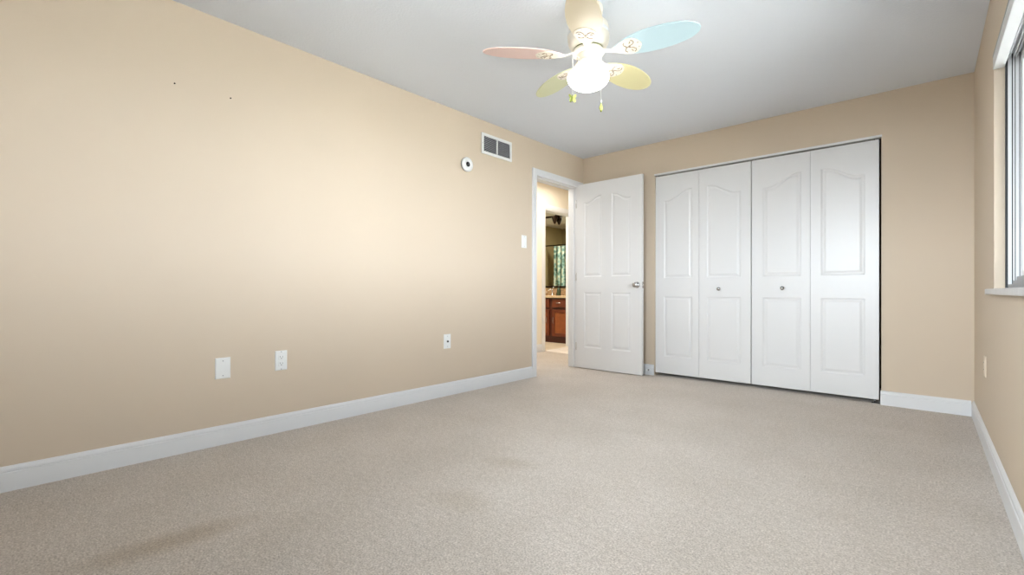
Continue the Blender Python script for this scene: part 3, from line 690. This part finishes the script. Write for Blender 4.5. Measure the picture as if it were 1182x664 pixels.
MB().lathe([(0.015, 0.0), (0.015, 0.018), (0.005, 0.022), (0.005, 0.045), (0, 0.046)], (-1.80, 6.62, 0.953), n=16).tube([(-1.80, 6.62, 0.992), (-1.80, 6.585, 0.990), (-1.80, 6.575, 0.982)], 0.005, 8).build('pump', 'bronze', bt)
for i, (x, y, r, h_, m_, lab) in enumerate(((-2.13, 6.70, 0.022, 0.065, 'granite_dark', 'small brown jar left of the vanity faucet'), (-1.93, 6.75, 0.020, 0.055, 'bronze', 'tiny dark cup right of the vanity faucet'))):
    tag(MB().lathe([(0.0, 0), (r*0.8, 0), (r, h_*0.3), (r, h_*0.8), (r*0.8, h_*0.85), (r*0.85, h_), (0, h_)], (x, y, 0.803), n=20).build('jar', m_, loc=(x, y, 0.803)), lab, 'jar')
# bronze vanity light bar in front of the mirror
lb = empty('vanity_light', (-2.0, BYB-0.05, 2.25), 'bronze light bar with cone shades above the bathroom mirror', 'wall light')
MB().tube([(-2.55, BYB-0.05, 2.25), (-1.45, BYB-0.05, 2.25)], 0.011, 10).build('bar', 'bronze', lb)
MB().box(-2.05, BYB-0.032, 2.21, -1.95, BYB-0.0125, 2.29).build('mounting_plate', 'bronze', lb, bevel=0.003)
for x in (-2.45, -2.02, -1.55):
    MB().tube([(x, BYB-0.05, 2.25), (x, BYB-0.065, 2.258), (x, BYB-0.075, 2.235)], 0.009, 8).build('arm', 'bronze', lb)
    MB().lathe([(0.058, 2.235), (0.060, 2.225), (0.040, 2.160), (0.020, 2.115), (0.006, 2.100), (0.0, 2.098)], (x, BYB-0.078, 0), n=24).build('lamp_shade', 'bronze', lb)
# shower curtain and rod on the far side (seen in the mirror)
CY = 4.94
rd = empty('shower_rod', (-2.5, CY, 1.955), 'dark shower rod across the tub, seen in the bathroom mirror', 'curtain rod')
MB().tube([(BX0+0.004, CY, 1.955), (BX1-0.004, CY, 1.955)], 0.013, 12).build('rod', 'bronze', rd)
for x, sg in ((BX0+0.002, 1), (BX1-0.002, -1)): MB().lathe([(0.0, 0), (0.04, 0), (0.036, 0.012), (0.02, 0.03), (0, 0.03)], (x, CY, 1.955), (sg, 0, 0), 20).build('bracket', 'bronze', rd)
mb = MB(); nx, nz = 120, 6; vs_ = []; fs = []
for iz in range(nz+1):
    z = 0.15 + (1.93-0.15)*iz/nz
    for ix in range(nx+1):
        t = ix/nx; vs_.append((-3.52+1.7*t, CY+0.035*sin(t*2*pi*15)*(1-0.25*iz/nz)+0.01*sin(t*37+iz), z))
for iz in range(nz):
    for ix in range(nx): a = iz*(nx+1)+ix; fs.append((a, a+1, a+nx+2, a+nx+1))
sc = mb.add(vs_, fs, True).build('shower_curtain', 'curtain', loc=(-2.7, CY, 0.15))
md = sc.modifiers.new('thickness', 'SOLIDIFY'); md.thickness = 0.003
tag(sc, 'teal and white patterned shower curtain seen in the bathroom mirror', 'shower curtain')
tb = MB().box(BX0+0.004, BYA+0.004, 0.0, BX1-0.004, CY-0.06, 0.10).box(BX0+0.004, BYA+0.004, 0.10, BX0+0.10, CY-0.06, 0.42).box(BX1-0.10, BYA+0.004, 0.10, BX1-0.004, CY-0.06, 0.42).box(BX0+0.10, BYA+0.004, 0.10, BX1-0.10, BYA+0.08, 0.42).box(BX0+0.10, CY-0.14, 0.10, BX1-0.10, CY-0.06, 0.42).build('bathtub', 'trim', loc=(-2.5, 4.55, 0), bevel=0.02)
tag(tb, 'white bathtub hidden behind the shower curtain', 'bathtub')

# ------------------------------------------------------------------ outside the window
tag(MB().box(W+WT+0.0, -40, -0.6, 45, 45, -0.45).box(-40, -40, -0.6, W+WT, Y0-T, -0.45).build('ground', 'ground', kind='structure'), 'pale ground outside the window', 'ground')
EAVE, EZ = 0.30, 2.46
tag(MB().box(W+WT, Y0-0.5, EZ, W+EAVE, D+1.0, EZ+0.12).build('trim_8', 'eave', kind='structure'), 'roof eave outside above the window', 'eave')
